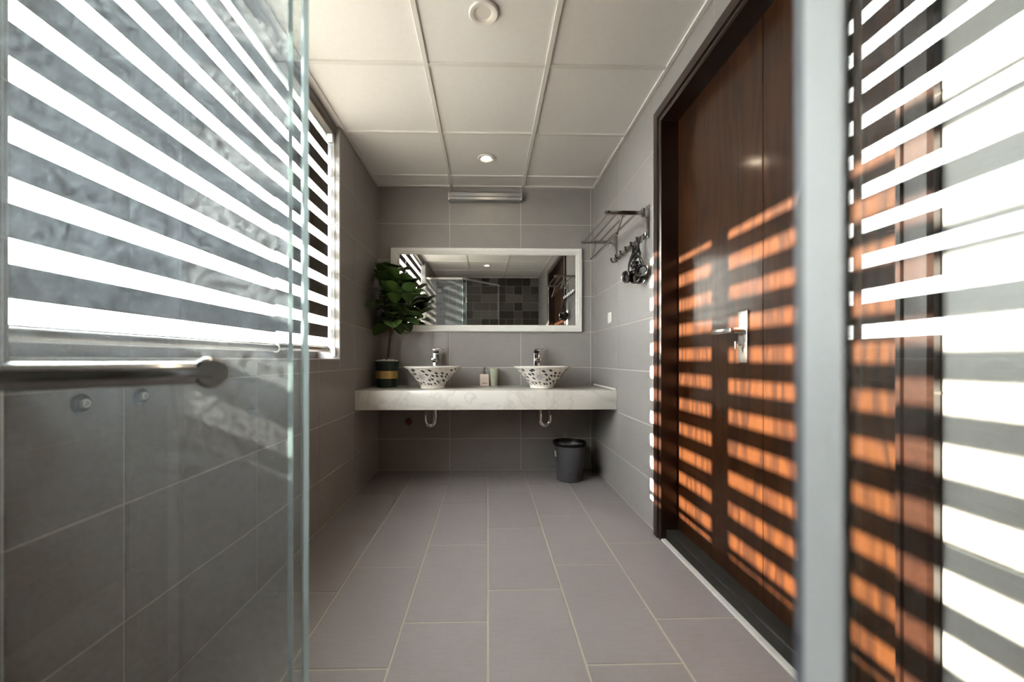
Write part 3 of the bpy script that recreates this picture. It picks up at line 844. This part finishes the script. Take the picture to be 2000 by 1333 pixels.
# ------------------------------------------------------------------ waste bin
t = thing('waste_bin', 'dark grey round plastic waste bin under the counter', 'bin', (.632, 3.11, 0))
obj('bin_body', lathe_mesh('bin_body', [(0, 0), (.092, 0), (.097, .006), (.122, .272), (.119, .276), (.116, .270), (.092, .012), (0, .012)], 48), 'bin_grey', t)
bm = bmesh.new(); seg = 48
prf = [(.117, .268), (.124, .270), (.1285, .292), (.126, .297), (.121, .296), (.115, .275)]
add_lathe(bm, prf + [prf[0]], seg); bmesh.ops.remove_doubles(bm, verts=bm.verts, dist=1e-5)
obj('rim', mesh_from('rim', bm, .6), 'black_rubber', t)
bm = bmesh.new(); rs = []
for k in range(5):
    a = PI + .15 + k * .055
    rs.append([bm.verts.new((r * math.cos(a), r * math.sin(a), z)) for r, z in ((.1135, .185), (.1150, .185), (.1195, .232), (.118, .232))])
for k in range(4):
    for q in range(4): bm.faces.new((rs[k][q], rs[k + 1][q], rs[k + 1][(q + 1) % 4], rs[k][(q + 1) % 4]))
bm.faces.new(rs[0]); bm.faces.new(rs[-1][::-1]); bmesh.ops.recalc_face_normals(bm, faces=bm.faces)
obj('sticker', mesh_from('sticker', bm), 'white_plastic', t)['label'] = 'small white sticker'

# ------------------------------------------------------------------ towel rack on the right wall
RY0, RY1, RZ = 2.236, 2.80, 1.755
t = thing('towel_rack', 'chrome folding towel rack with hook rail on the right wall', 'towel rack', (XR, (RY0 + RY1) / 2, 1.60))
TB = -Vector(t.location)
R = lambda nm, me, mt='rack_steel', par=None: obj(nm, me, mt, par or t, TB if par is None else (0, 0, 0))
for y in (RY0, RY1):
    wp = R('wall_plate', box_mesh('wall_plate', (XR - .010, y - .016, 1.615), (XR, y + .016, 1.800), .004, 2))
    R('bracket', box_mesh('bracket', (XR - .042, y - .013, RZ - .026), (XR - .008, y + .013, RZ + .026), .004, 2), 'chrome', wp)
    bm = bmesh.new(); add_box(bm, (XR - .225, y - .008, RZ - .011), (XR - .040, y + .008, RZ + .011), .004, 2)
    R('arm', mesh_from('arm', bm, .6))
    R('arm_tip', lathe_mesh('arm_tip', [(0, -.016), (.010, -.014), (.014, -.006), (.014, .010), (.010, .016), (0, .017)], 16, Matrix.Translation((XR - .237, y, RZ)) @ Matrix.Rotation(PI / 2, 4, 'Y')))
    pts = [(XR - .150, y, RZ), (XR - .158, y, RZ - .045), (XR - .172, y, RZ - .085), (XR - .182, y, RZ - .115)]
    R('drop_arm', tube_mesh('drop_arm', pts, [.007, .006, .006, .009], 10))
for x in (-.232, -.178, -.125, -.072):
    R('shelf_rod', tube_mesh('shelf_rod', [(XR + x, RY0, RZ), (XR + x, RY1, RZ)], .0062, 10))
R('towel_rod', tube_mesh('towel_rod', [(XR - .182, RY0 - .004, RZ - .117), (XR - .182, RY1 + .004, RZ - .117)], .0065, 10))
R('hook_rail', box_mesh('hook_rail', (XR - .022, RY0, 1.628), (XR - .014, RY1, 1.648), .002))
for k in range(6):
    y = RY0 + .045 + k * (RY1 - RY0 - .09) / 5
    pts = [(XR - .018, y, 1.646)] + [(XR - .034 - .017 * math.cos(a), y, 1.618 - .020 * math.sin(a)) for a in [q * PI / 6 for q in range(-1, 7)][::-1]]
    pts = [(XR - .018, y, 1.648), (XR - .019, y, 1.622), (XR - .027, y, 1.606), (XR - .038, y, 1.602), (XR - .049, y, 1.608), (XR - .053, y, 1.622), (XR - .052, y, 1.632)]
    R('hook', tube_mesh('hook', pts, [.006, .006, .0065, .0065, .0065, .0065, .009], 8))

# black straps with round chrome-rimmed cups, hung from the near hooks
t = thing('strap_bundle', 'bundle of black straps with round chrome-rimmed cups hanging from the rack hooks', 'straps', (XR - .05, 2.33, 1.38))
GB = -Vector(t.location)
hy = [RY0 + .045 + k * (RY1 - RY0 - .09) / 5 for k in range(6)]
cups = [((XR - .040, 2.232, 1.432), (-.72, -.68, .12), .037, 1), ((XR - .060, 2.295, 1.402), (-.55, -.8, .25), .034, 0), ((XR - .098, 2.315, 1.412), (-.9, -.25, .0), .036, 0), ((XR - .050, 2.335, 1.425), (-.5, -.7, .5), .033, 0), ((XR - .045, 2.262, 1.395), (-.3, -.8, -.4), .032, 0)]
for (c, ax, r, bright) in cups:
    M = Matrix.Translation(c) @ Vector(ax).to_track_quat('Z', 'Y').to_matrix().to_4x4()
    cu = obj('cup', lathe_mesh('cup', [(0, -.026), (r * .6, -.024), (r * .95, -.008), (r, .006), (r * .9, .012), (r * .72, .008), (r * .6, -.004), (0, -.006)], 24, M), 'black_rubber', t, GB)
    obj('cup_rim', lathe_mesh('cup_rim', [(r * .92, .009), (r * 1.0, .007), (r * 1.03, .011), (r * .97, .0145), (r * .92, .013), (r * .92, .009)], 24, M), 'chrome', cu)
rg = random.Random(2)
for k in range(9):
    hk = hy[0] if k % 5 < 3 else hy[1]
    c = cups[k % 5][0]
    a = Vector((XR - .040, hk + rg.uniform(-.006, .006), 1.610)); e = Vector(c) + Vector((.008, rg.uniform(-.012, .012), .022))
    pts = []
    for q in range(9):
        s_ = q / 8; p = a.lerp(e, s_)
        p += Vector((-.012 * math.sin(PI * s_) + rg.uniform(-.002, .002), rg.uniform(-.012, .012) * math.sin(PI * s_), 0)); pts.append(p)
    obj('strap', tube_mesh('strap', pts, .0046, 8), 'black_rubber', t, GB)
for k in range(7):
    c = Vector((XR - .058 + rg.uniform(-.018, .012), 2.290 + rg.uniform(-.026, .022), 1.448 + k * .014))
    obj('buckle', box_mesh('buckle', c - Vector((.010, .013, .008)), c + Vector((.010, .013, .008)), .003, 2), 'black_rubber' if k % 2 else 'chrome', t, GB)

# ------------------------------------------------------------------ switch plates
t = thing('wall_switch', 'small white switch plate on the right wall near the mirror', 'switch', (XR, 2.945, 1.20))
obj('plate', box_mesh('plate', (-.010, -.040, 0), (0, .040, .080), .004, 2), 'white_plastic', t)
obj('rocker', box_mesh('rocker', (-.0135, -.026, .016), (-.008, .026, .064), .002, 2), 'white_plastic', t)
t = thing('cover_plate', 'small white square plate high on the patchwork rear wall', 'cover plate', (-.855, YR, 2.12))
obj('plate', box_mesh('plate', (-.035, 0, 0), (.035, .008, .07), .003, 2), 'white_plastic', t)
obj('centre_cap', box_mesh('centre_cap', (-.022, .006, .013), (.022, .011, .057), .002, 2), 'white_plastic', t)
